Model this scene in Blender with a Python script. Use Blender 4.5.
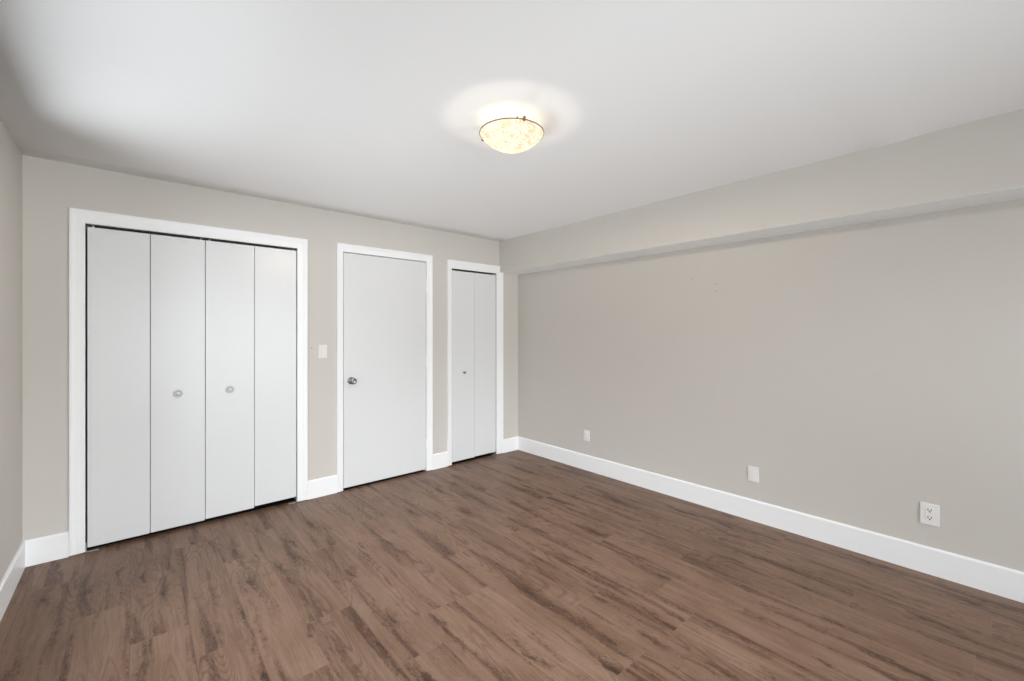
import bpy, bmesh, math, random
from mathutils import Vector, Matrix

scene = bpy.context.scene
for o in list(bpy.data.objects):
    bpy.data.objects.remove(o, do_unlink=True)
COL = scene.collection

# ------------------------------------------------------------------ camera
F_PX, YAW, HOR = 433.25, math.radians(41.186), 332.78
EYE = 1.348
cam_d = bpy.data.cameras.new('camera')
cam = bpy.data.objects.new('camera', cam_d)
COL.objects.link(cam)
cam_d.sensor_fit = 'HORIZONTAL'
cam_d.sensor_width = 36.0
cam_d.lens = 36.0 * F_PX / 1024.0
cam_d.shift_y = -(340.5 - HOR) / 1024.0
cam_d.clip_start = 0.02
cam.location = (0, 0, EYE)
cam.rotation_euler = (math.radians(90), 0, -YAW)
scene.camera = cam

# ------------------------------------------------------------------ world, daylight, exposure
world = bpy.data.worlds.new('daylight')
scene.world = world
world.use_nodes = True
bg = world.node_tree.nodes['Background']
# daylight by height, shaped to light the room: near ground, far ground, horizon, low sky, high sky
REAR = [0.6, 9.4, 4.4, 16.0, 0.3]
SIDE = [4.9, 0.2, 0.0, 0.2, 6.4]
_n, _l = world.node_tree.nodes, world.node_tree.links
_tc = _n.new('ShaderNodeTexCoord'); _sp = _n.new('ShaderNodeSeparateXYZ')
_l.new(_tc.outputs['Generated'], _sp.inputs[0])
def _band(vals):
    fc = _n.new('ShaderNodeFloatCurve'); cu = fc.mapping.curves[0]
    hi = max(max(vals), 1e-6)
    xs = [0.25, 0.40, 0.50, 0.60, 0.75]
    pts = [(0.0, vals[0])] + list(zip(xs, vals)) + [(1.0, vals[-1])]
    cu.points[0].location = (pts[0][0], pts[0][1] / hi); cu.points[1].location = (pts[-1][0], pts[-1][1] / hi)
    for p in pts[1:-1]: cu.points.new(p[0], p[1] / hi)
    for p in cu.points: p.handle_type = 'VECTOR'
    fc.mapping.update()
    mr = _n.new('ShaderNodeMapRange'); mr.inputs['From Min'].default_value = -1; mr.inputs['From Max'].default_value = 1
    _l.new(_sp.outputs[2], mr.inputs['Value']); _l.new(mr.outputs[0], fc.inputs['Value'])
    m = _n.new('ShaderNodeMath'); m.operation = 'MULTIPLY'; m.inputs[1].default_value = hi
    _l.new(fc.outputs[0], m.inputs[0]); return m.outputs[0]
_df = _n.new('ShaderNodeMath'); _df.operation = 'SUBTRACT'
_l.new(_sp.outputs[0], _df.inputs[0]); _l.new(_sp.outputs[1], _df.inputs[1])
_w = _n.new('ShaderNodeMapRange'); _w.interpolation_type = 'SMOOTHSTEP'
_w.inputs['From Min'].default_value = -0.3; _w.inputs['From Max'].default_value = 0.3
_l.new(_df.outputs[0], _w.inputs['Value'])
_mx = _n.new('ShaderNodeMix'); _mx.data_type = 'FLOAT'
_l.new(_w.outputs[0], _mx.inputs[0]); _l.new(_band(SIDE), _mx.inputs[2]); _l.new(_band(REAR), _mx.inputs[3])
_l.new(_mx.outputs[0], bg.inputs['Strength'])
bg.inputs['Color'].default_value = (0.905, 0.965, 1.0, 1)

scene.view_settings.view_transform = 'Standard'
scene.view_settings.look = 'None'
scene.view_settings.gamma = 1.0
scene.view_settings.use_curve_mapping = False
scene.view_settings.exposure = 0.20
try:
    scene.cycles.use_denoising = True
    scene.cycles.denoiser = 'OPENIMAGEDENOISE'
    scene.cycles.max_bounces = 14
    scene.cycles.diffuse_bounces = 10
    scene.cycles.transparent_max_bounces = 12
    scene.cycles.sample_clamp_indirect = 6.0
    scene.cycles.caustics_reflective = False
    scene.cycles.caustics_refractive = False
except Exception:
    pass

# room dimensions
XL, XR = -0.478, 3.353
YB, YR = 3.726, -1.60
ZC = 2.370
BX, BZ = 3.073, 2.020
WT = 0.12
LAMP = Vector((1.372, 1.570, ZC))
LAMP_W = 80.0
# unseen windows, those on the left wall added to light the ceiling: u0, u1, z0, z1 (u = x on the rear wall, y on the left wall)
WINS = [(-0.36, 1.50, 0.25, 2.12), (1.70, 3.00, 0.25, 2.12)]
ADDED_LWINS = [(-1.30, 0.75, 0.25, 2.24), (0.95, 3.05, 0.25, 2.24)]

def portal(name, x0, x1, z0, z1):
    l = bpy.data.lights.new(name, 'AREA')
    l.shape = 'RECTANGLE'
    l.size = x1 - x0
    l.size_y = z1 - z0
    l.cycles.is_portal = True
    o = bpy.data.objects.new(name, l)
    COL.objects.link(o)
    o.location = ((x0 + x1) / 2, YR - WT - 0.01, (z0 + z1) / 2)
    o.rotation_euler = (math.radians(90), 0, 0)      # -Z of the light faces +Y, into the room
    return o
for w in WINS:
    portal('daylight_opening', *w)
for w in ADDED_LWINS:
    _o = portal('daylight_opening', *w)
    _o.location = (XL - WT - 0.01, (w[0] + w[1]) / 2, (w[2] + w[3]) / 2)
    _o.rotation_euler = (math.radians(90), 0, math.radians(-90))


# ------------------------------------------------------------------ helpers
def lin(c):
    return tuple(((v / 255) / 12.92) if v / 255 <= 0.04045 else (((v / 255) + 0.055) / 1.055) ** 2.4 for v in c) + (1,)

def new_mat(name):
    m = bpy.data.materials.new(name)
    m.use_nodes = True
    nt = m.node_tree
    return m, nt, nt.nodes['Principled BSDF']

def simple(name, col, rough=0.5, metal=0.0, noise=0.0, nscale=30, bump=0.0, bscale=200, spec=0.5, stretch=None):
    m, nt, b = new_mat(name)
    b.inputs['Base Color'].default_value = col
    b.inputs['Roughness'].default_value = rough
    b.inputs['Metallic'].default_value = metal
    b.inputs['Specular IOR Level'].default_value = spec
    tc = nt.nodes.new('ShaderNodeTexCoord')
    mp = nt.nodes.new('ShaderNodeMapping')
    if stretch: mp.inputs['Scale'].default_value = stretch
    nt.links.new(tc.outputs['Object'], mp.inputs['Vector'])
    if noise:
        n = nt.nodes.new('ShaderNodeTexNoise'); n.inputs['Scale'].default_value = nscale
        n.inputs['Detail'].default_value = 4
        nt.links.new(mp.outputs[0], n.inputs['Vector'])
        mr = nt.nodes.new('ShaderNodeMapRange')
        mr.inputs['To Min'].default_value = 1 - noise
        mr.inputs['To Max'].default_value = 1 + noise
        nt.links.new(n.outputs['Fac'], mr.inputs['Value'])
        vm = nt.nodes.new('ShaderNodeVectorMath'); vm.operation = 'SCALE'
        vm.inputs[0].default_value = col[:3]
        nt.links.new(mr.outputs[0], vm.inputs['Scale'])
        nt.links.new(vm.outputs[0], b.inputs['Base Color'])
    if bump:
        n2 = nt.nodes.new('ShaderNodeTexNoise'); n2.inputs['Scale'].default_value = bscale
        n2.inputs['Detail'].default_value = 3
        nt.links.new(mp.outputs[0], n2.inputs['Vector'])
        bp = nt.nodes.new('ShaderNodeBump'); bp.inputs['Strength'].default_value = bump
        bp.inputs['Distance'].default_value = 0.001
        nt.links.new(n2.outputs['Fac'], bp.inputs['Height'])
        nt.links.new(bp.outputs[0], b.inputs['Normal'])
    return m

WALL = simple('greige_wall_paint', (0.612, 0.584, 0.543, 1), 0.62, noise=0.015, nscale=3, bump=0.25, bscale=160, spec=0.3)
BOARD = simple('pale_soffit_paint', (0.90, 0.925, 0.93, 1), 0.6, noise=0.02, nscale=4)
CEIL = simple('white_ceiling_paint', (0.92, 0.925, 0.93, 1), 0.85, noise=0.01, nscale=2, bump=0.15, bscale=90, spec=0.2)
TRIM = simple('white_trim_paint', (0.91, 0.915, 0.925, 1), 0.38, noise=0.008, nscale=12)
DARKM = simple('dark_track_metal', (0.03, 0.03, 0.03, 1), 0.6)
CHROME = simple('satin_nickel', (0.30, 0.29, 0.28, 1), 0.28, metal=1.0, noise=0.03)
ZINC = simple('zinc_plated_steel', (0.62, 0.62, 0.60, 1), 0.35, metal=0.8, noise=0.05)
PLATE = simple('white_plastic', (0.84, 0.83, 0.81, 1), 0.35, noise=0.005)
CREAM = simple('ivory_plastic', (0.78, 0.75, 0.70, 1), 0.38, noise=0.005)
GAPSHADE = simple('black_gap_shade', (0.012, 0.011, 0.010, 1), 0.8, spec=0.1)  # near-black colour standing in for the shade under the doors
SLOT = simple('dark_slot', (0.02, 0.02, 0.025, 1), 0.7)
PULL = simple('white_pull_enamel', (0.70, 0.69, 0.68, 1), 0.25, noise=0.01)
PULLRIM = simple('brushed_pull_rim', (0.60, 0.60, 0.59, 1), 0.35, metal=0.15, noise=0.03)
HOLE = simple('hole_shadow_grey', (0.30, 0.28, 0.26, 1), 0.9)
INSIDE = simple('closet_inside_paint', (0.25, 0.24, 0.23, 1), 0.8, noise=0.02)
BRASS = simple('antique_brass', (0.20, 0.12, 0.06, 1), 0.5, metal=0.4, noise=0.05)
VINYL = simple('white_vinyl', (0.85, 0.85, 0.85, 1), 0.4, noise=0.01)

def door_paint():
    m, nt, b = new_mat('semi_gloss_door_paint')
    b.inputs['Base Color'].default_value = (0.735, 0.742, 0.748, 1)
    tc = nt.nodes.new('ShaderNodeTexCoord')
    mp = nt.nodes.new('ShaderNodeMapping'); mp.inputs['Scale'].default_value = (1, 1, 0.16)
    nt.links.new(tc.outputs['Object'], mp.inputs['Vector'])
    n = nt.nodes.new('ShaderNodeTexNoise'); n.inputs['Scale'].default_value = 130; n.inputs['Detail'].default_value = 3
    nt.links.new(mp.outputs[0], n.inputs['Vector'])
    n3 = nt.nodes.new('ShaderNodeTexNoise'); n3.inputs['Scale'].default_value = 14; n3.inputs['Detail'].default_value = 2
    nt.links.new(tc.outputs['Object'], n3.inputs['Vector'])
    ad = nt.nodes.new('ShaderNodeMath'); ad.operation = 'ADD'
    nt.links.new(n.outputs['Fac'], ad.inputs[0]); nt.links.new(n3.outputs['Fac'], ad.inputs[1])
    bp = nt.nodes.new('ShaderNodeBump'); bp.inputs['Strength'].default_value = 0.22
    bp.inputs['Distance'].default_value = 0.0015
    nt.links.new(ad.outputs[0], bp.inputs['Height']); nt.links.new(bp.outputs[0], b.inputs['Normal'])
    b.inputs['Roughness'].default_value = 0.30
    return m
DOOR = door_paint()

def floor_mat():
    m, nt, b = new_mat('oak_laminate_planks')
    N, L = nt.nodes, nt.links
    def math_(op, a, c=None, clamp=False):
        n = N.new('ShaderNodeMath'); n.operation = op; n.use_clamp = clamp
        for i, v in enumerate((a, c)):
            if v is None: continue
            if isinstance(v, (int, float)): n.inputs[i].default_value = v
            else: L.new(v, n.inputs[i])
        return n.outputs[0]
    def comb(x, y, z=0.0):
        n = N.new('ShaderNodeCombineXYZ')
        for i, v in enumerate((x, y, z)):
            if isinstance(v, (int, float)): n.inputs[i].default_value = v
            else: L.new(v, n.inputs[i])
        return n.outputs[0]
    def noise(vec, detail=2, rough=0.5, scale=1.0):
        n = N.new('ShaderNodeTexNoise'); n.inputs['Scale'].default_value = scale
        n.inputs['Detail'].default_value = detail; n.inputs['Roughness'].default_value = rough
        L.new(vec, n.inputs['Vector']); return n.outputs['Fac']
    def ss(v, a, c):
        n = N.new('ShaderNodeMapRange'); n.interpolation_type = 'SMOOTHSTEP'
        n.inputs['From Min'].default_value = a; n.inputs['From Max'].default_value = c
        L.new(v, n.inputs['Value']); return n.outputs[0]
    def mix(f, a, c):
        n = N.new('ShaderNodeMix'); n.data_type = 'RGBA'
        if isinstance(f, (int, float)): n.inputs['Factor'].default_value = f
        else: L.new(f, n.inputs['Factor'])
        for s, v in (('A', a), ('B', c)):
            i = [q for q in n.inputs if q.name == s and q.type == 'RGBA'][0]
            if isinstance(v, tuple): i.default_value = v
            else: L.new(v, i)
        return [q for q in n.outputs if q.type == 'RGBA'][0]
    uv = N.new('ShaderNodeUVMap'); uv.uv_map = 'plank'
    sep = N.new('ShaderNodeSeparateXYZ'); L.new(uv.outputs[0], sep.inputs[0])
    U, V = sep.outputs[0], sep.outputs[1]          # metres across and along the plank
    at = N.new('ShaderNodeAttribute'); at.attribute_name = 'rnd'
    sr = N.new('ShaderNodeSeparateColor'); L.new(at.outputs['Color'], sr.inputs[0])
    R1, R2, R3 = sr.outputs[0], sr.outputs[1], sr.outputs[2]
    X = math_('ADD', U, math_('MULTIPLY', R1, 41.0))
    Y = math_('ADD', V, math_('MULTIPLY', R2, 67.0))
    # knots
    vo = N.new('ShaderNodeTexVoronoi'); vo.voronoi_dimensions = '2D'; vo.inputs['Scale'].default_value = 1.0
    wob = noise(comb(math_('MULTIPLY', X, 26), math_('MULTIPLY', Y, 10)), 4, 0.65)
    wob2 = noise(comb(math_('ADD', math_('MULTIPLY', X, 26), 9.0), math_('MULTIPLY', Y, 10)), 4, 0.65)
    L.new(comb(math_('ADD', math_('MULTIPLY', X, 8.5), math_('MULTIPLY', wob, 0.8)),
               math_('ADD', math_('MULTIPLY', Y, 1.7), math_('MULTIPLY', wob2, 0.55))), vo.inputs['Vector'])
    kd = vo.outputs['Distance']
    vr = N.new('ShaderNodeSeparateColor'); L.new(vo.outputs['Color'], vr.inputs[0])
    kon = ss(vr.outputs[0], 0.42, 0.60)            # only some cells hold a knot
    kcore = math_('MULTIPLY', math_('SUBTRACT', 1.0, ss(kd, 0.02, 0.13)), kon)
    khalo = math_('MULTIPLY', math_('SUBTRACT', 1.0, ss(kd, 0.05, 0.48)), kon)
    # flowing grain
    flow = noise(comb(math_('MULTIPLY', X, 4.5), math_('MULTIPLY', Y, 1.3)), 3, 0.55)
    Xw = math_('ADD', X, math_('ADD', math_('MULTIPLY', flow, 0.075), math_('MULTIPLY', khalo, 0.03)))
    fine = noise(comb(math_('MULTIPLY', Xw, 230), math_('MULTIPLY', Y, 6.0)), 4, 0.6)
    mid = noise(comb(math_('MULTIPLY', Xw, 55), math_('MULTIPLY', Y, 2.2)), 4, 0.6)
    broad = noise(comb(math_('MULTIPLY', Xw, 15), math_('MULTIPLY', Y, 0.85)), 5, 0.62)
    contour = noise(comb(math_('MULTIPLY', Xw, 6.0), math_('MULTIPLY', Y, 0.8)), 1)
    rings = math_('SINE', math_('MULTIPLY', math_('ADD', contour, math_('MULTIPLY', khalo, 0.12)), 170.0))
    ringm = ss(rings, 0.3, 1.0)
    ragged = noise(comb(math_('MULTIPLY', X, 75), math_('MULTIPLY', Y, 26)), 5, 0.75)
    sm = math_('ADD', math_('ADD', broad, math_('MULTIPLY', math_('SUBTRACT', ragged, 0.5), 0.18)), math_('MULTIPLY', khalo, 0.08))
    smear = ss(sm, 0.50, 0.70)
    curl = noise(comb(math_('ADD', math_('MULTIPLY', X, 34), math_('MULTIPLY', ragged, 2.2)), math_('ADD', math_('MULTIPLY', Y, 11), math_('MULTIPLY', wob, 2.0))), 3, 0.6)
    squig = math_('MULTIPLY', math_('SUBTRACT', 1.0, ss(math_('ABSOLUTE', math_('SUBTRACT', curl, 0.5)), 0.0, 0.035)), ss(sm, 0.47, 0.60))
    speck = math_('MULTIPLY', ss(noise(comb(math_('MULTIPLY', X, 95), math_('MULTIPLY', Y, 48)), 2, 0.5), 0.66, 0.74), ss(sm, 0.45, 0.58))
    grit = noise(comb(math_('MULTIPLY', X, 170), math_('MULTIPLY', Y, 48)), 3, 0.7)
    cloud = noise(comb(math_('MULTIPLY', X, 7), math_('MULTIPLY', Y, 2.6)), 3, 0.6)
    light = (*lin((147, 119, 101))[:3], 1)
    base = (*lin((119, 90, 72))[:3], 1)
    dark = (*lin((70, 42, 25))[:3], 1)
    black = (*lin((36, 19, 9))[:3], 1)
    c = mix(ss(math_('ADD', math_('MULTIPLY', mid, 0.55), math_('MULTIPLY', cloud, 0.45)), 0.30, 0.70), base, light)
    c = mix(math_('MULTIPLY', ss(grit, 0.48, 0.72), 0.20), c, dark)
    c = mix(math_('MULTIPLY', ss(fine, 0.45, 0.75), 0.26), c, dark)
    c = mix(math_('MULTIPLY', ringm, math_('MULTIPLY', ss(contour, 0.42, 0.60), 0.38)), c, dark)
    c = mix(math_('MULTIPLY', smear, 0.66), c, dark)
    c = mix(math_('MULTIPLY', ss(sm, 0.66, 0.78), 0.35), c, black)
    c = mix(math_('MULTIPLY', kcore, 0.62), c, black)
    crack = ss(noise(comb(math_('MULTIPLY', Xw, 95), math_('MULTIPLY', Y, 20)), 4, 0.75), 0.64, 0.76)
    c = mix(math_('MULTIPLY', crack, 0.42), c, (*lin((182, 155, 136))[:3], 1))
    c = mix(math_('MULTIPLY', squig, 0.58), c, black)
    c = mix(math_('MULTIPLY', speck, 0.45), c, (*lin((182, 155, 136))[:3], 1))
    # plank to plank tone
    tone = N.new('ShaderNodeMapRange'); tone.inputs['To Min'].default_value = 0.88; tone.inputs['To Max'].default_value = 1.0
    L.new(R3, tone.inputs['Value'])
    sc = N.new('ShaderNodeVectorMath'); sc.operation = 'SCALE'; L.new(c, sc.inputs[0]); L.new(tone.outputs[0], sc.inputs['Scale'])
    c = sc.outputs[0]
    # seams, from distance stored per corner
    uv2 = N.new('ShaderNodeUVMap'); uv2.uv_map = 'edge'
    se = N.new('ShaderNodeSeparateXYZ'); L.new(uv2.outputs[0], se.inputs[0])
    eu = math_('MULTIPLY', math_('SUBTRACT', 0.5, math_('ABSOLUTE', math_('SUBTRACT', se.outputs[0], 0.5))), 0.205)
    seam = math_('SUBTRACT', 1.0, ss(eu, 0.0005, 0.0022))
    at2 = N.new('ShaderNodeAttribute'); at2.attribute_name = 'plen'
    sl = N.new('ShaderNodeSeparateColor'); L.new(at2.outputs['Color'], sl.inputs[0])
    ev = math_('MULTIPLY', math_('SUBTRACT', 0.5, math_('ABSOLUTE', math_('SUBTRACT', se.outputs[1], 0.5))),
               math_('MULTIPLY', sl.outputs[0], 2.0))
    seamv = math_('SUBTRACT', 1.0, ss(ev, 0.0005, 0.003))
    c = mix(math_('MULTIPLY', seam, 0.35), c, black)
    c = mix(math_('MULTIPLY', seamv, 0.13), c, (*lin((170, 145, 128))[:3], 1))
    L.new(c, b.inputs['Base Color'])
    b.inputs['Specular IOR Level'].default_value = 0.26
    rr = N.new('ShaderNodeMapRange'); rr.inputs['To Min'].default_value = 0.36; rr.inputs['To Max'].default_value = 0.52
    L.new(mid, rr.inputs['Value']); L.new(rr.outputs[0], b.inputs['Roughness'])
    h = math_('SUBTRACT', math_('MULTIPLY', fine, 0.35), math_('ADD', seam, math_('MULTIPLY', crack, 0.5)))
    bp = N.new('ShaderNodeBump'); bp.inputs['Strength'].default_value = 0.25; bp.inputs['Distance'].default_value = 0.0008
    L.new(h, bp.inputs['Height']); L.new(bp.outputs[0], b.inputs['Normal'])
    return m
FLOOR = floor_mat()

def bowl_mat():
    """Lit cream art glass with swirls and amber blots; part of the bulbs' light goes straight through."""
    m = bpy.data.materials.new('swirled_art_glass'); m.use_nodes = True
    nt = m.node_tree; N, L = nt.nodes, nt.links
    for n in list(N): N.remove(n)
    out = N.new('ShaderNodeOutputMaterial')
    tc = N.new('ShaderNodeTexCoord')
    nz = N.new('ShaderNodeTexNoise'); nz.inputs['Scale'].default_value = 14; nz.inputs['Detail'].default_value = 2
    nz.inputs['Distortion'].default_value = 2.2
    L.new(tc.outputs['Object'], nz.inputs['Vector'])
    mu = N.new('ShaderNodeMath'); mu.operation = 'MULTIPLY'; mu.inputs[1].default_value = 42
    L.new(nz.outputs['Fac'], mu.inputs[0])
    si = N.new('ShaderNodeMath'); si.operation = 'SINE'; L.new(mu.outputs[0], si.inputs[0])
    sw = N.new('ShaderNodeMapRange'); sw.interpolation_type = 'SMOOTHSTEP'
    sw.inputs['From Min'].default_value = 0.1; sw.inputs['From Max'].default_value = 0.9
    L.new(si.outputs[0], sw.inputs['Value'])
    n2 = N.new('ShaderNodeTexNoise'); n2.inputs['Scale'].default_value = 22; n2.inputs['Detail'].default_value = 1
    L.new(tc.outputs['Object'], n2.inputs['Vector'])
    bl = N.new('ShaderNodeMapRange'); bl.interpolation_type = 'SMOOTHSTEP'
    bl.inputs['From Min'].default_value = 0.52; bl.inputs['From Max'].default_value = 0.66
    L.new(n2.outputs['Fac'], bl.inputs['Value'])
    m1 = N.new('ShaderNodeMix'); m1.data_type = 'RGBA'
    A = [q for q in m1.inputs if q.name == 'A' and q.type == 'RGBA'][0]; B = [q for q in m1.inputs if q.name == 'B' and q.type == 'RGBA'][0]
    A.default_value = (0.98, 0.90, 0.66, 1); B.default_value = (0.66, 0.54, 0.34, 1)
    L.new(sw.outputs[0], m1.inputs['Factor'])
    m2 = N.new('ShaderNodeMix'); m2.data_type = 'RGBA'
    A2 = [q for q in m2.inputs if q.name == 'A' and q.type == 'RGBA'][0]; B2 = [q for q in m2.inputs if q.name == 'B' and q.type == 'RGBA'][0]
    L.new([q for q in m1.outputs if q.type == 'RGBA'][0], A2); B2.default_value = (0.86, 0.48, 0.28, 1)
    sc = N.new('ShaderNodeMath'); sc.operation = 'MULTIPLY'; sc.inputs[1].default_value = 0.6
    L.new(bl.outputs[0], sc.inputs[0]); L.new(sc.outputs[0], m2.inputs['Factor'])
    C = [q for q in m2.outputs if q.type == 'RGBA'][0]
    em = N.new('ShaderNodeEmission'); em.inputs['Strength'].default_value = 1.3; L.new(C, em.inputs['Color'])
    gl = N.new('ShaderNodeBsdfGlossy'); gl.inputs['Roughness'].default_value = 0.12
    tr = N.new('ShaderNodeBsdfTransparent')
    x1 = N.new('ShaderNodeMixShader'); x1.inputs[0].default_value = 0.15
    L.new(em.outputs[0], x1.inputs[1]); L.new(tr.outputs[0], x1.inputs[2])
    x2 = N.new('ShaderNodeMixShader'); x2.inputs[0].default_value = 0.04
    L.new(x1.outputs[0], x2.inputs[1]); L.new(gl.outputs[0], x2.inputs[2])
    L.new(x2.outputs[0], out.inputs['Surface'])
    return m
BOWL = bowl_mat()

def pane_mat():
    m = bpy.data.materials.new('window_glass'); m.use_nodes = True
    nt = m.node_tree; N, L = nt.nodes, nt.links
    for n in list(N): N.remove(n)
    out = N.new('ShaderNodeOutputMaterial'); tr = N.new('ShaderNodeBsdfTransparent'); gl = N.new('ShaderNodeBsdfGlossy')
    gl.inputs['Roughness'].default_value = 0.02
    fr = N.new('ShaderNodeFresnel'); fr.inputs['IOR'].default_value = 1.3
    mx = N.new('ShaderNodeMixShader'); L.new(fr.outputs[0], mx.inputs[0]); L.new(tr.outputs[0], mx.inputs[1]); L.new(gl.outputs[0], mx.inputs[2])
    L.new(mx.outputs[0], out.inputs['Surface'])
    return m
GLASS = pane_mat()

def obj(name, bm, mat, parent=None, smooth=False):
    me = bpy.data.meshes.new(name)
    bmesh.ops.recalc_face_normals(bm, faces=bm.faces)
    bm.to_mesh(me); bm.free()
    me.materials.append(mat)
    if smooth:
        for p in me.polygons: p.use_smooth = True
    o = bpy.data.objects.new(name, me)
    COL.objects.link(o)
    if parent is not None:
        o.parent = parent
        o.location = -root_loc(parent)
    return o

def root_loc(o):
    v = Vector((0, 0, 0))
    while o is not None:
        v += o.location; o = o.parent
    return v

def tag(o, label=None, cat=None, kind=None, group=None):
    if label: o['label'] = label
    if cat: o['category'] = cat
    if kind: o['kind'] = kind
    if group: o['group'] = group
    return o

def thing(name, loc, label, cat, kind=None, group=None):
    o = bpy.data.objects.new(name, None); o.empty_display_size = 0.1
    COL.objects.link(o); o.location = loc
    return tag(o, label, cat, kind, group)

def box(bm, x0, x1, y0, y1, z0, z1, bev=0.0, seg=2):
    t = bmesh.new()
    bmesh.ops.create_cube(t, size=1)
    for v in t.verts:
        v.co = Vector((x0 + (v.co.x + .5) * (x1 - x0), y0 + (v.co.y + .5) * (y1 - y0), z0 + (v.co.z + .5) * (z1 - z0)))
    if bev:
        bmesh.ops.bevel(t, geom=list(t.edges), offset=bev, segments=seg, affect='EDGES', profile=0.5)
    merge(bm, t)
    return bm

def merge(bm, t):
    me = bpy.data.meshes.new('tmp'); t.to_mesh(me); t.free(); bm.from_mesh(me); bpy.data.meshes.remove(me)

def lathe(bm, prof, seg=32, M=None):
    """prof: (r, z) list; r = 0 closes."""
    t = bmesh.new(); rings = []
    for r, z in prof:
        if r < 1e-6: rings.append([t.verts.new((0, 0, z))])
        else: rings.append([t.verts.new((r * math.cos(2 * math.pi * i / seg), r * math.sin(2 * math.pi * i / seg), z)) for i in range(seg)])
    for a, c in zip(rings, rings[1:]):
        for i in range(seg):
            j = (i + 1) % seg
            if len(a) == 1 and len(c) == 1: break
            if len(a) == 1: t.faces.new((a[0], c[i], c[j]))
            elif len(c) == 1: t.faces.new((a[i], a[j], c[0]))
            else: t.faces.new((a[i], a[j], c[j], c[i]))
    if M is not None: bmesh.ops.transform(t, matrix=M, verts=t.verts)
    merge(bm, t); return bm

def sweep(bm, path, prof, closed_ends=True):
    """Mitred sweep on a vertical plane y=const. path: list of (x, z) with per-point offset direction.
    prof: (w, y) points; w goes outward from the opening edge, y is the absolute depth."""
    secs = []
    for (x, z, dx, dz) in path:
        secs.append([bm.verts.new((x + dx * w, y, z + dz * w)) for w, y in prof])
    n = len(prof)
    for a, c in zip(secs, secs[1:]):
        for i in range(n):
            j = (i + 1) % n
            bm.faces.new((a[i], a[j], c[j], c[i]))
    bm.faces.new(secs[0]); bm.faces.new(list(reversed(secs[-1])))
    return bm

TO_ROOM_BACK = Matrix.Rotation(math.radians(90), 4, 'X')       # +Z -> -Y (points into the room from the back wall)
def at_back(x, y, z): return Matrix.Translation((x, y, z)) @ TO_ROOM_BACK

# ------------------------------------------------------------------ floor (planks run along Y)
def make_floor():
    rnd = random.Random(7)
    bm = bmesh.new()
    uvl = bm.loops.layers.uv.new('plank'); uve = bm.loops.layers.uv.new('edge')
    cl = bm.loops.layers.float_color.new('rnd'); pl = bm.loops.layers.float_color.new('plen')
    PW, PL = 0.205, 1.20
    y0, y1 = YR - WT, 4.60
    fixed = {-1: 2.88, 0: 2.49, 1: 2.21, -2: 3.35, 2: 3.02}
    k = -3
    while -0.01 + k * PW < XR + 0.05:
        xa, xb = -0.01 + k * PW, -0.01 + (k + 1) * PW
        ca, cb = max(xa, XL - 0.05), min(xb, XR + 0.05)
        if cb - ca > 1e-4:
            j = fixed.get(k, rnd.uniform(0, PL))
            while j > y0: j -= PL
            while j < y1:
                a, c = max(j, y0), min(j + PL, y1)
                if c > a:
                    vs = [bm.verts.new(p) for p in ((ca, a, 0), (cb, a, 0), (cb, c, 0), (ca, c, 0))]
                    f = bm.faces.new(vs)
                    r = (rnd.random(), rnd.random(), rnd.random(), 1)
                    for lp in f.loops:
                        X, Y = lp.vert.co.x, lp.vert.co.y
                        lp[uvl].uv = (X - xa, Y - j)
                        lp[uve].uv = ((X - xa) / PW, (Y - j) / PL)
                        lp[cl] = r; lp[pl] = (PL / 2, 0, 0, 1)
                j += PL
        k += 1
    me = bpy.data.meshes.new('floor'); bm.to_mesh(me); bm.free()
    me.materials.append(FLOOR)
    o = bpy.data.objects.new('floor', me); COL.objects.link(o)
    return tag(o, 'brown oak-look laminate plank floor running towards the closets', 'floor', 'structure')
make_floor()

# ------------------------------------------------------------------ ceiling with slight unevenness along the boxed beam
def lerp_tab(tab, y):
    if y <= tab[0][0]: return tab[0][1]
    for (a, u), (c, v) in zip(tab, tab[1:]):
        if y <= c:
            t = (y - a) / (c - a); t = t * t * (3 - 2 * t); return u + (v - u) * t
    return tab[-1][1]
WOB = [(-2.3, .003), (-.3, .005), (.08, .006), (.28, .003), (.42, -.007), (.54, .001), (.70, -.001), (1.5, 0), (2.0, -.001), (2.4, -.003), (2.8, -.004), (3.73, -.003)]
def make_ceiling():
    bm = bmesh.new()
    xs = [XL - .05, .5, 1.4, 2.2, 2.6, 2.85, 3.0, BX + .01, XR + .1]
    ys = [YR - WT] + [-1.5 + .15 * i for i in range(9)] + [-.1 + .04 * i for i in range(24)] + [.95 + .2 * i for i in range(14)] + [YB + .02]
    g = []
    for x in xs:
        w = max(0, min(1, (x - 2.2) / (3.0 - 2.2))); w = w * w * (3 - 2 * w)
        g.append([bm.verts.new((x, y, ZC + w * lerp_tab(WOB, y))) for y in ys])
    for i in range(len(xs) - 1):
        for j in range(len(ys) - 1):
            bm.faces.new((g[i][j], g[i + 1][j], g[i + 1][j + 1], g[i][j + 1]))
    r = bmesh.ops.extrude_face_region(bm, geom=list(bm.faces))
    for v in r['geom']:
        if isinstance(v, bmesh.types.BMVert): v.co.z = ZC + 0.12
    o = obj('ceiling', bm, CEIL, smooth=False)
    for p in o.data.polygons: p.use_smooth = abs(p.normal.z) > .9
    return tag(o, 'smooth matte white ceiling above the empty room', 'ceiling', 'structure')
make_ceiling()

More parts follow.
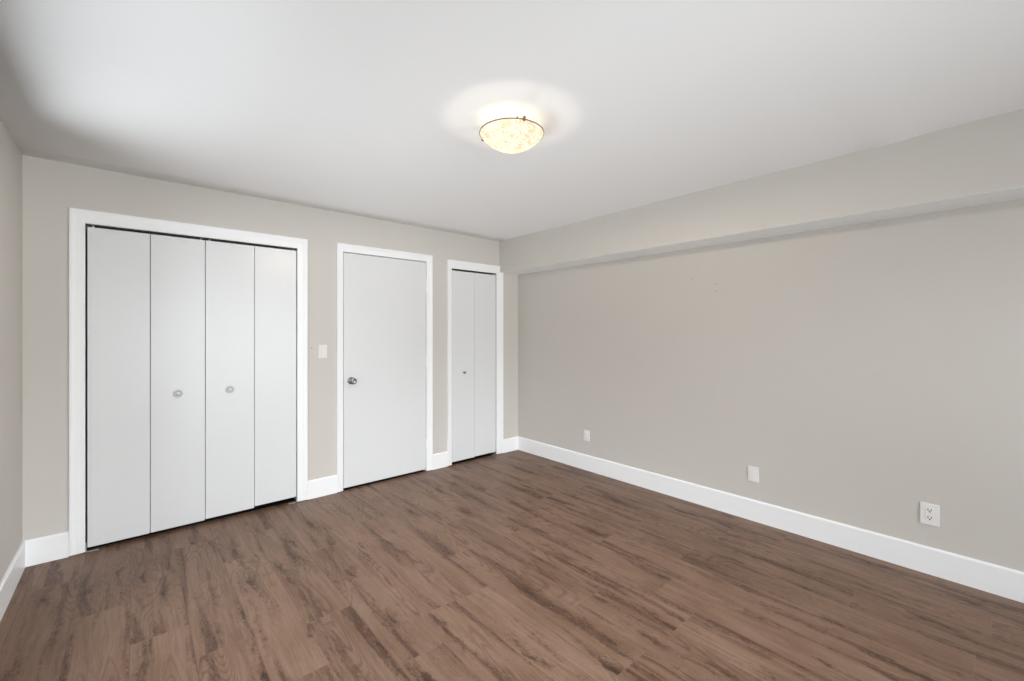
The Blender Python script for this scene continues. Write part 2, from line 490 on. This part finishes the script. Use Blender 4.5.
# ------------------------------------------------------------------ walls
O1 = (-0.220, 0.984, 2.019)      # opening of the wide closet: x0, x1, top (casing inner edge)
O2 = (1.345, 2.148, 2.039)       # passage door
O3 = (2.440, 3.026, 2.003)       # narrow closet
J = 0.012                        # rough opening is this much bigger; a jamb board fills it
bm = bmesh.new()
edges = [XL - WT, O1[0] - J, O1[1] + J, O2[0] - J, O2[1] + J, O3[0] - J, O3[1] + J, XR + WT]
for i in range(0, 8, 2):
    box(bm, edges[i], edges[i + 1], YB, YB + WT, 0, ZC + .03)
for O, (a, c) in zip((O1, O2, O3), ((1, 2), (3, 4), (5, 6))):
    box(bm, edges[a], edges[c], YB, YB + WT, O[2] + J, ZC + .03)
tag(obj('wall_back', bm, WALL), 'greige painted wall holding the two closets and the door', 'wall', 'structure')
bm = bmesh.new()
_z0, _z1 = ADDED_LWINS[0][2], ADDED_LWINS[0][3]
box(bm, XL - WT, XL, YR - WT, YB, 0, _z0); box(bm, XL - WT, XL, YR - WT, YB, _z1, ZC + .03)
_ys = [YR - WT] + [v for w in ADDED_LWINS for v in (w[0], w[1])] + [YB]
for i in range(0, len(_ys), 2): box(bm, XL - WT, XL, _ys[i], _ys[i + 1], _z0, _z1)
tag(obj('wall_left', bm, WALL), 'narrow sliver of greige wall at the left edge', 'wall', 'structure')
bm = box(bmesh.new(), XR, XR + WT, YR - WT, YB, 0, ZC + .03)
wr = tag(obj('wall_right', bm, WALL), 'long greige wall with three wall plates under the boxed beam', 'wall', 'structure')
for (y, z) in ((1.651, 1.776), (1.463, 1.720), (1.463, 1.667)):
    M = Matrix.Translation((XR + .0005, y, z)) @ Matrix.Rotation(math.radians(-90), 4, 'Y')
    obj('nail_hole', lathe(bmesh.new(), [(0, .0010), (.004, .0010), (.005, 0), (0, -.001)], 12, M), HOLE, wr)
wb = bpy.data.objects['wall_back']
M = at_back(1.092, YB + .0005, 1.227)
obj('nail_hole', lathe(bmesh.new(), [(0, .0014), (.003, .0013), (.0045, .0005), (.0045, -.001), (0, -.001)], 12, M), HOLE, wb)
# rear wall with window openings (behind the camera)
bm = bmesh.new()
z0, z1 = WINS[0][2], WINS[0][3]
box(bm, XL, XR, YR - WT, YR, 0, z0)
box(bm, XL, XR, YR - WT, YR, z1, ZC + .03)
xs = [XL] + [v for w in WINS for v in (w[0], w[1])] + [XR]
for i in range(0, len(xs), 2):
    box(bm, xs[i], xs[i + 1], YR - WT, YR, z0, z1)
tag(obj('wall_rear', bm, WALL), 'greige wall with windows behind the viewer', 'wall', 'structure')
WLAB = ['left rear window', 'right rear window', 'added left wall window lighting the ceiling, nearest the rear wall,', 'added left wall window lighting the ceiling, nearest the closets,']
for n, (x0, x1, a, c) in enumerate(WINS + ADDED_LWINS):
    side = 0 if n < len(WINS) else -1
    w = thing('window_%d' % (n + 1), (XL, (x0 + x1) / 2, a) if side else ((x0 + x1) / 2, YR, a),
              WLAB[n] + ' with a white vinyl frame', 'window', 'structure')
    def bx(bm, u0, u1, d0, d1, z0, z1, bev=0):
        if side == -1: return box(bm, XL + d0, XL + d1, u0, u1, z0, z1, bev)
        return box(bm, u0, u1, YR + d0, YR + d1, z0, z1, bev)
    bm = bmesh.new(); t = .045; yy = (-.09, -.04)
    bx(bm, x0, x0 + t, *yy, a, c); bx(bm, x1 - t, x1, *yy, a, c); bx(bm, x0 + t, x1 - t, *yy, a, a + t); bx(bm, x0 + t, x1 - t, *yy, c - t, c)
    xm = (x0 + x1) / 2; bx(bm, xm - .02, xm + .02, *yy, a + t, c - t)
    obj('window_frame', bm, VINYL, w)
    for (p, q) in ((x0 + t, xm - .02), (xm + .02, x1 - t)):
        obj('pane', bx(bmesh.new(), p, q, -.067, -.063, a + t, c - t), GLASS, w)
    obj('window_sill', bx(bmesh.new(), x0, x1, -.04, .01, a - .02, a, .003), TRIM, w)

# rooms behind the doors (dark closets and hall)
def back_room(name, x0, x1, depth, label):
    bm = bmesh.new(); y0, y1, t = YB + WT, YB + WT + depth, .03
    box(bm, x0 - t, x0, y0, y1, 0, ZC); box(bm, x1, x1 + t, y0, y1, 0, ZC)
    box(bm, x0 - t, x1 + t, y1, y1 + t, 0, ZC); box(bm, x0 - t, x1 + t, y0, y1 + t, ZC, ZC + t)
    return tag(obj(name, bm, INSIDE), label, 'wall', 'structure')
back_room('wall_closet', XL + .1, 1.15, .6, 'dark inside walls of the wide closet')
back_room('wall_hall', 1.23, 2.27, .6, 'dark hall walls behind the single door')
back_room('wall_cupboard', 2.34, XR, .6, 'dark inside walls of the narrow closet')

# ------------------------------------------------------------------ boxed beam along the right wall
beam = thing('trim_1', (BX, 1.0, BZ), 'greige boxed beam running along the top of the right wall', 'beam', 'structure')
bm = bmesh.new()
ys = [YR] + [-1.5 + .2 * i for i in range(27)]; ys = [y for y in ys if y < YB] + [YB]
box(bm, BX, XR + .01, YR, YB, BZ, ZC + .03)
obj('beam_face', bm, WALL, beam)
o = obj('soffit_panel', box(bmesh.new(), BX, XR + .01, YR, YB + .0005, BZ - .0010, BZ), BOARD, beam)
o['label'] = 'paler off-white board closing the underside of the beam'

# ------------------------------------------------------------------ baseboards
BH, BT = .151, .0135
def baseboard_x(x0, x1, name, label):
    bm = bmesh.new(); y = YB
    pr = [(y, 0.001), (y - BT, 0.001), (y - BT, BH - .010), (y - BT + .004, BH - .003), (y - BT + .007, BH), (y, BH)]
    A = [bm.verts.new((x0, p, z)) for p, z in pr]; B = [bm.verts.new((x1, p, z)) for p, z in pr]
    for i in range(len(pr)):
        j = (i + 1) % len(pr); bm.faces.new((A[i], A[j], B[j], B[i]))
    bm.faces.new(A); bm.faces.new(list(reversed(B)))
    return tag(obj(name, bm, TRIM), label, 'baseboard', 'structure')
CW1, CW = .0765, .0665
baseboard_x(XL, O1[0] - .071, 'baseboard_back', 'white baseboard piece between the left corner and the wide closet')
baseboard_x(O1[1] + CW1, O2[0] - .052, 'baseboard_back', 'white baseboard piece between the wide closet and the single door')
baseboard_x(O2[1] + .067, O3[0] - .05, 'baseboard_back', 'white baseboard piece between the single door and the narrow closet')
baseboard_x(O3[1] + .094, XR, 'baseboard_back', 'short white baseboard piece right of the narrow closet')
def baseboard_y(xw, s, name, label):
    bm = bmesh.new()
    pr = [(xw, 0.001), (xw - s * BT, 0.001), (xw - s * BT, BH - .010), (xw - s * (BT - .004), BH - .003), (xw - s * (BT - .007), BH), (xw, BH)]
    A = [bm.verts.new((p, YR, z)) for p, z in pr]; B = [bm.verts.new((p, YB - BT, z)) for p, z in pr]
    for i in range(len(pr)):
        j = (i + 1) % len(pr); bm.faces.new((A[i], A[j], B[j], B[i]))
    bm.faces.new(A); bm.faces.new(list(reversed(B)))
    return tag(obj(name, bm, TRIM), label, 'baseboard', 'structure')
baseboard_y(XL, -1, 'baseboard_left', 'white baseboard along the left wall')
baseboard_y(XR, 1, 'baseboard_right', 'long white baseboard along the right wall')
bm = box(bmesh.new(), XL + BT, XR - BT, YR, YR + BT, .001, BH, .003)
tag(obj('baseboard_rear', bm, TRIM), 'white baseboard under the rear windows', 'baseboard', 'structure')

# ------------------------------------------------------------------ doors
def casing(root, O, wl, wt_, wrr, x_cut=None, z_bot=.006):
    """Mitred casing around three sides, slim back band on the outside."""
    y = YB
    x0, x1, zt = O
    bm = bmesh.new()
    def prof(w):
        return [(0, y), (0, y - .009), (.004, y - .012), (w * .55, y - .0135), (w * .78, y - .018), (w - .004, y - .018), (w, y - .014), (w, y)]
    def leg(xin, s, w, wtop, ztop_cut=None):
        P = prof(w); b_ = [bm.verts.new((xin + s * a, d, z_bot)) for a, d in P]
        t_ = [bm.verts.new((xin + s * a, d, (ztop_cut if ztop_cut else zt + a * wtop / w))) for a, d in P]
        n = len(P)
        for i in range(n):
            j = (i + 1) % n; bm.faces.new((b_[i], b_[j], t_[j], t_[i]))
        bm.faces.new(b_); bm.faces.new(list(reversed(t_)))
    leg(x0, -1, wl, wt_)
    leg(x1, 1, wrr, wt_, BZ - .0012 if x_cut else None)
    P = prof(wt_); n = len(P)
    if x_cut: P = [(a, d - (.0008 if d < y else 0)) for a, d in P]
    a_ = [bm.verts.new((x0 - a * wl / wt_, d, zt + a)) for a, d in P]
    c_ = [bm.verts.new((x_cut if x_cut else x1 + a * wrr / wt_, d, zt + a)) for a, d in P]
    for i in range(n):
        j = (i + 1) % n; bm.faces.new((a_[i], a_[j], c_[j], c_[i]))
    bm.faces.new(a_); bm.faces.new(list(reversed(c_)))
    obj('casing', bm, TRIM, root)
    bm = bmesh.new()
    box(bm, x0 - J, x0, YB + .0005, YB + WT, .002, zt + J); box(bm, x1, x1 + J, YB + .0005, YB + WT, .002, zt + J)
    box(bm, x0, x1, YB + .0005, YB + WT, zt, zt + J)
    obj('jamb', bm, TRIM, root)

def pull(root, x, z, s=1.0):
    """round dished closet pull: raised rim with a white button in the middle"""
    bm = lathe(bmesh.new(), [(.0, .002), (.017 * s, .002), (.019 * s, .007), (.0235 * s, .0085), (.0275 * s, .005), (.0285 * s, 0), (0, 0)], 40, at_back(x, LEAF_Y, z))
    k = obj('knob', bm, PULLRIM, root, True)
    bm = lathe(bmesh.new(), [(.0, .012), (.007 * s, .0115), (.0125 * s, .009), (.0145 * s, .0055), (.0145 * s, .002), (0, .002)], 32, at_back(x, LEAF_Y, z))
    kb = obj('button', bm, PULL, k, True); kb['label'] = 'white button in the middle of the pull'
    return k

LEAF_Y = 3.7225       # front plane of the closed leaves
def leaf_box(x0, x1, z0, z1):
    return box(bmesh.new(), x0, x1, LEAF_Y, LEAF_Y + .034, z0, z1, .0015, 1)

# wide closet: two bifold pairs
d1 = thing('door_1', ((O1[0] + O1[1]) / 2, YB, 0), 'wide white closet with four flat bifold panels and two round pulls', 'closet door', 'structure')
casing(d1, O1, .0705, .083, .0765)
ED = [(-.2105, .0845, .026), (.0875, .3825, .027), (.3860, .6855, .033), (.6885, .9775, .044)]
for i, (a, c, zb) in enumerate(ED):
    p = obj('door_panel', leaf_box(a, c, zb, 2.000), DOOR, d1)
    if i == 1: pull(p, .232, .934)
    if i == 2: pull(p, .532, .936)
obj('track', box(bmesh.new(), O1[0] + .002, O1[1] - .002, LEAF_Y + .004, LEAF_Y + .030, 2.0125, 2.019), DARKM, d1)
for x in (-.185, .360, .410, .957):
    obj('pivot_pin', lathe(bmesh.new(), [(0, 2.0), (.004, 2.0), (.004, 2.0125), (0, 2.0125)], 10, Matrix.Translation((x, LEAF_Y + .008, 0))), ZINC, d1)
for (a, c) in ((O1[0] + .001, O1[0] + .062), (O1[1] - .062, O1[1] - .001)):
    bm = box(bmesh.new(), a, c, LEAF_Y - .004, LEAF_Y + .024, .001, .005)
    side = a if a < 0 else c - .004
    box(bm, side, side + .004, LEAF_Y - .004, LEAF_Y + .024, .001, .060)
    obj('floor_bracket', bm, ZINC, d1)

# single passage door
d2 = thing('door_2', ((O2[0] + O2[1]) / 2, YB, 0), 'plain white flush single door with a round nickel knob on its left', 'door', 'structure')
casing(d2, O2, .052, .069, .067)
lf = obj('door_leaf', leaf_box(O2[0] + .0055, O2[1] - .004, .022, 2.031), DOOR, d2)
obj('door_stop', box(box(box(bmesh.new(), O2[0], O2[0] + .012, LEAF_Y + .036, LEAF_Y + .07, .002, 2.038), O2[1] - .012, O2[1], LEAF_Y + .036, LEAF_Y + .07, .002, 2.038), O2[0] + .012, O2[1] - .012, LEAF_Y + .036, LEAF_Y + .07, 2.026, 2.038), TRIM, d2)
kx, kz = 1.416, .936
k = obj('door_knob', lathe(bmesh.new(), [(0, 0), (.031, 0), (.031, .004), (.027, .008), (.013, .011), (.011, .030), (.014, .036), (.024, .043), (.0275, .053), (.0265, .061), (.020, .067), (.012, .0685), (.010, .0665), (0, .0665)], 40, at_back(kx, LEAF_Y, kz)), CHROME, lf, True)
k['label'] = 'round satin nickel knob on a rose'
obj('latch_plate', box(bmesh.new(), O2[0] - .0012, O2[0] + .004, LEAF_Y - .0015, LEAF_Y + .026, kz - .03, kz + .03, .0006, 1), CHROME, d2)
for z in (1.789, 1.073, .268):
    x = O2[1] - .0015
    bm = lathe(bmesh.new(), [(0, z - .047), (.004, z - .046), (.0045, z - .044), (.0055, z - .044), (.0055, z + .044), (.0045, z + .044), (.004, z + .048), (0, z + .049)], 14, Matrix.Translation((x, LEAF_Y - .003, 0)))
    box(bm, x - .003, x + .003, LEAF_Y - .001, LEAF_Y + .03, z - .044, z + .044)
    obj('hinge', bm, TRIM, d2)

# narrow closet: one bifold pair
d3 = thing('door_3', ((O3[0] + O3[1]) / 2, YB, 0), 'narrow white bifold closet squeezed beside the boxed beam', 'closet door', 'structure')
casing(d3, O3, .051, .086, .094, x_cut=BX - .002)
for i, (a, c, zb) in enumerate([(2.447, 2.7295, .028), (2.7315, 3.0165, .034)]):
    p = obj('door_panel', leaf_box(a, c, zb, 1.984), DOOR, d3)
    if i == 0:
        kk = obj('knob', lathe(bmesh.new(), [(0, 0), (.008, 0), (.007, .006), (.006, .012), (.011, .017), (.0135, .022), (.012, .027), (.006, .0295), (0, .030)], 28, at_back(2.592, LEAF_Y, .936)), CHROME, p, True)
        kk['label'] = 'small round nickel knob'
obj('track', box(bmesh.new(), O3[0] + .002, O3[1] - .002, LEAF_Y + .004, LEAF_Y + .030, 1.996, 2.003), DARKM, d3)
for x in (2.47, 2.995):
    obj('pivot_pin', lathe(bmesh.new(), [(0, 1.984), (.004, 1.984), (.004, 1.996), (0, 1.996)], 10, Matrix.Translation((x, LEAF_Y + .010, 0))), ZINC, d3)
bm = box(bmesh.new(), O3[1] - .060, O3[1] - .001, LEAF_Y - .002, LEAF_Y + .024, .001, .005)
box(bm, O3[1] - .005, O3[1] - .001, LEAF_Y - .002, LEAF_Y + .024, .001, .060)
obj('floor_bracket', bm, ZINC, d3)

for _d, _O in ((d1, O1), (d2, O2), (d3, O3)):
    obj('gap_shade_strip', box(bmesh.new(), _O[0], _O[1], YB + (.032 if _d is d1 else .008), YB + WT + .02, .0005, .006, .001, 1), GAPSHADE, _d)  # dark strips on the floor that paint the shade in the door gaps
# ------------------------------------------------------------------ wall plates
sw = thing('light_switch', (1.181, YB, 1.1935), 'small ivory light switch plate on the wall left of the single door', 'light switch')
x, z, y = 1.181, 1.1935, YB
obj('cover_plate', box(bmesh.new(), x - .0345, x + .0345, y - .006, y, z - .0555, z + .0555, .0025), CREAM, sw)
obj('rocker_frame', box(bmesh.new(), x - .0175, x + .0175, y - .0075, y - .0055, z - .035, z + .035, .0006, 1), CREAM, sw)
bm = box(bmesh.new(), x - .0155, x + .0155, y - .0095, y - .007, z - .032, z + .032, .0006, 1)
for v in bm.verts:
    if v.co.y < y - .008: v.co.y += (v.co.z - z) * .05
obj('rocker', bm, CREAM, sw)
for s in (-1, 1):
    obj('screw', lathe(bmesh.new(), [(0, .0068), (.0025, .0066), (.003, .006), (0, .0055)], 12, at_back(x, y, z + s * .046)), CREAM, sw)

def M_right(y, z): return Matrix.Translation((XR, y, z)) @ Matrix.Rotation(math.radians(-90), 4, 'Y')   # +Z -> -X
def outlet(name, y, z, w, h, label, cat, style, mat):
    t = thing(name, (XR, y, z), label, cat, group='outlets on the long right wall' if cat == 'outlet' else None)
    obj('cover_plate', box(bmesh.new(), XR - .006, XR, y - w / 2, y + w / 2, z - h / 2, z + h / 2, .0025), mat, t)
    if style == 'duplex':
        ins = obj('receptacle', box(bmesh.new(), XR - .0078, XR - .0055, y - .0175, y + .0175, z - .0345, z + .0345, .0008, 1), mat, t)
        for s in (-1, 1):
            bm = bmesh.new(); zc = z + s * .0215
            # +Y is to the left as seen from the room
            box(bm, XR - .0083, XR - .0070, y + .0048, y + .0082, zc - .001, zc + .011)
            box(bm, XR - .0083, XR - .0070, y - .0082, y - .0048, zc - .001, zc + .010)
            lathe(bm, [(0, .0083), (.0037, .0083), (.0037, .0070), (0, .0070)], 12, M_right(y, zc - .0065))
            q = obj('socket_slots', bm, SLOT, ins); q['label'] = 'dark slots of one socket'
        obj('screw', lathe(bmesh.new(), [(0, .0083), (.0022, .0081), (.0025, .0075), (0, .007)], 12, M_right(y, z)), mat, ins)
    elif style == 'round':
        for s in (-1, 1):
            bm = bmesh.new(); zc = z + s * .0195
            lathe(bm, [(0, .0085), (.0145, .0085), (.0165, .0065), (.0165, .0045), (0, .0045)], 28, M_right(y, zc))
            r_ = obj('receptacle', bm, mat, t)
            bm = bmesh.new()
            box(bm, XR - .0088, XR - .0078, y + .0045, y + .0066, zc, zc + .007); box(bm, XR - .0088, XR - .0078, y - .0066, y - .0045, zc, zc + .0065)
            lathe(bm, [(0, .0088), (.0023, .0088), (.0023, .0078), (0, .0078)], 10, M_right(y, zc - .0055))
            obj('socket_slots', bm, GREYSLOT, r_)
    else:
        obj('insert', box(bmesh.new(), XR - .0072, XR - .0055, y - .0165, y + .0165, z - .033, z + .033, .0006, 1), mat, t)
        for s in (-1, 1):
            obj('screw', lathe(bmesh.new(), [(0, .0070), (.0022, .0068), (.0026, .006), (0, .0055)], 12, M_right(y, z + s * .043)), mat, t)
    return t
GREYSLOT = simple('grey_slot', (0.30, 0.29, 0.28, 1), 0.7)
outlet('wall_outlet', 2.718, .339, .072, .104, 'small white outlet plate on the long wall nearest the corner', 'outlet', 'round', PLATE)
outlet('blank_wall_plate', 1.200, .334, .071, .108, 'plain white wall plate without sockets, middle of the long wall', 'wall plate', 'plain', PLATE)
outlet('wall_outlet', .285, .334, .079, .120, 'large white outlet plate with two dark-slotted sockets', 'outlet', 'duplex', PLATE)

# ------------------------------------------------------------------ ceiling light
cl = thing('ceiling_light', tuple(LAMP), 'round cream swirled glass ceiling light with warm glow', 'ceiling light')
RR, RIM, SAG = .154, 2.305, .079
obj('ceiling_pan', lathe(bmesh.new(), [(0, ZC), (.075, ZC), (.075, ZC - .012), (.068, ZC - .018), (0, ZC - .018)], 40, Matrix.Translation((LAMP.x, LAMP.y, 0))), TRIM, cl, False)
prof = []
NS = 18
RC = (RR * RR + SAG * SAG) / (2 * SAG)
for i in range(NS + 1):
    a = math.asin(RR / RC) * i / NS
    prof.append((RC * math.sin(a), RIM - SAG + RC * (1 - math.cos(a))))
outer = prof
bm = lathe(bmesh.new(), outer, 72, Matrix.Translation((LAMP.x, LAMP.y, 0)))
bowl = obj('glass_bowl', bm, BOWL, cl, True)
ring = []
for i in range(9):
    a = 2 * math.pi * i / 8
    ring.append((RR + .0020 * math.cos(a), RIM + .0030 * math.sin(a)))
obj('bowl_rim', lathe(bmesh.new(), ring, 72, Matrix.Translation((LAMP.x, LAMP.y, 0))), BRASS, cl, True)
for deg in (250, 14, 116):
    a = math.radians(deg)
    t = bmesh.new()
    box(t, RR - .012, RR + .006, -.005, .005, RIM - .006, RIM - .003); box(t, RR + .003, RR + .006, -.005, .005, RIM - .006, RIM + .012)
    box(t, .070, RR + .006, -.003, .003, RIM + .0095, RIM + .012); box(t, .069, .072, -.003, .003, RIM + .0095, ZC - .012)
    bmesh.ops.transform(t, matrix=Matrix.Translation((LAMP.x, LAMP.y, 0)) @ Matrix.Rotation(a, 4, 'Z'), verts=t.verts)
    obj('bowl_clip', t, BRASS, cl)
BULB_Z = 2.256
right = Vector((math.cos(YAW), -math.sin(YAW), 0))
for s in (-1, 1):
    p = Vector((LAMP.x, LAMP.y, 0)) + right * (.016 * s)
    obj('lamp_holder', lathe(bmesh.new(), [(0, ZC - .016), (.014, ZC - .016), (.014, ZC - .045), (.010, ZC - .052), (0, ZC - .052)], 20, Matrix.Translation(p)), VINYL, cl)
    l = bpy.data.lights.new('bulb_light', 'POINT'); l.energy = LAMP_W; l.color = (1.0, .89, .78); l.shadow_soft_size = .008
    l.use_nodes = True
    nt = l.node_tree; em = nt.nodes['Emission']
    tc = nt.nodes.new('ShaderNodeTexCoord'); sp = nt.nodes.new('ShaderNodeSeparateXYZ')
    nt.links.new(tc.outputs['Normal'], sp.inputs[0])
    mr = nt.nodes.new('ShaderNodeMapRange'); mr.interpolation_type = 'SMOOTHSTEP'
    mr.inputs['From Min'].default_value = -.16; mr.inputs['From Max'].default_value = .06      # a reflector bulb: little light goes up
    mr.inputs['To Min'].default_value = 1.0; mr.inputs['To Max'].default_value = .012
    m2 = nt.nodes.new('ShaderNodeMapRange')
    m2.inputs['From Min'].default_value = .33; m2.inputs['From Max'].default_value = .52
    m2.inputs['To Min'].default_value = 1.0; m2.inputs['To Max'].default_value = .17
    mm = nt.nodes.new('ShaderNodeMath'); mm.operation = 'MULTIPLY'
    nt.links.new(sp.outputs[2], mr.inputs['Value']); nt.links.new(sp.outputs[2], m2.inputs['Value'])
    nt.links.new(mr.outputs[0], mm.inputs[0]); nt.links.new(m2.outputs[0], mm.inputs[1])
    nt.links.new(mm.outputs[0], em.inputs['Strength'])
    lo = bpy.data.objects.new('bulb_light', l); COL.objects.link(lo)
    lo.parent = cl; lo.location = Vector((p.x, p.y, BULB_Z)) - LAMP
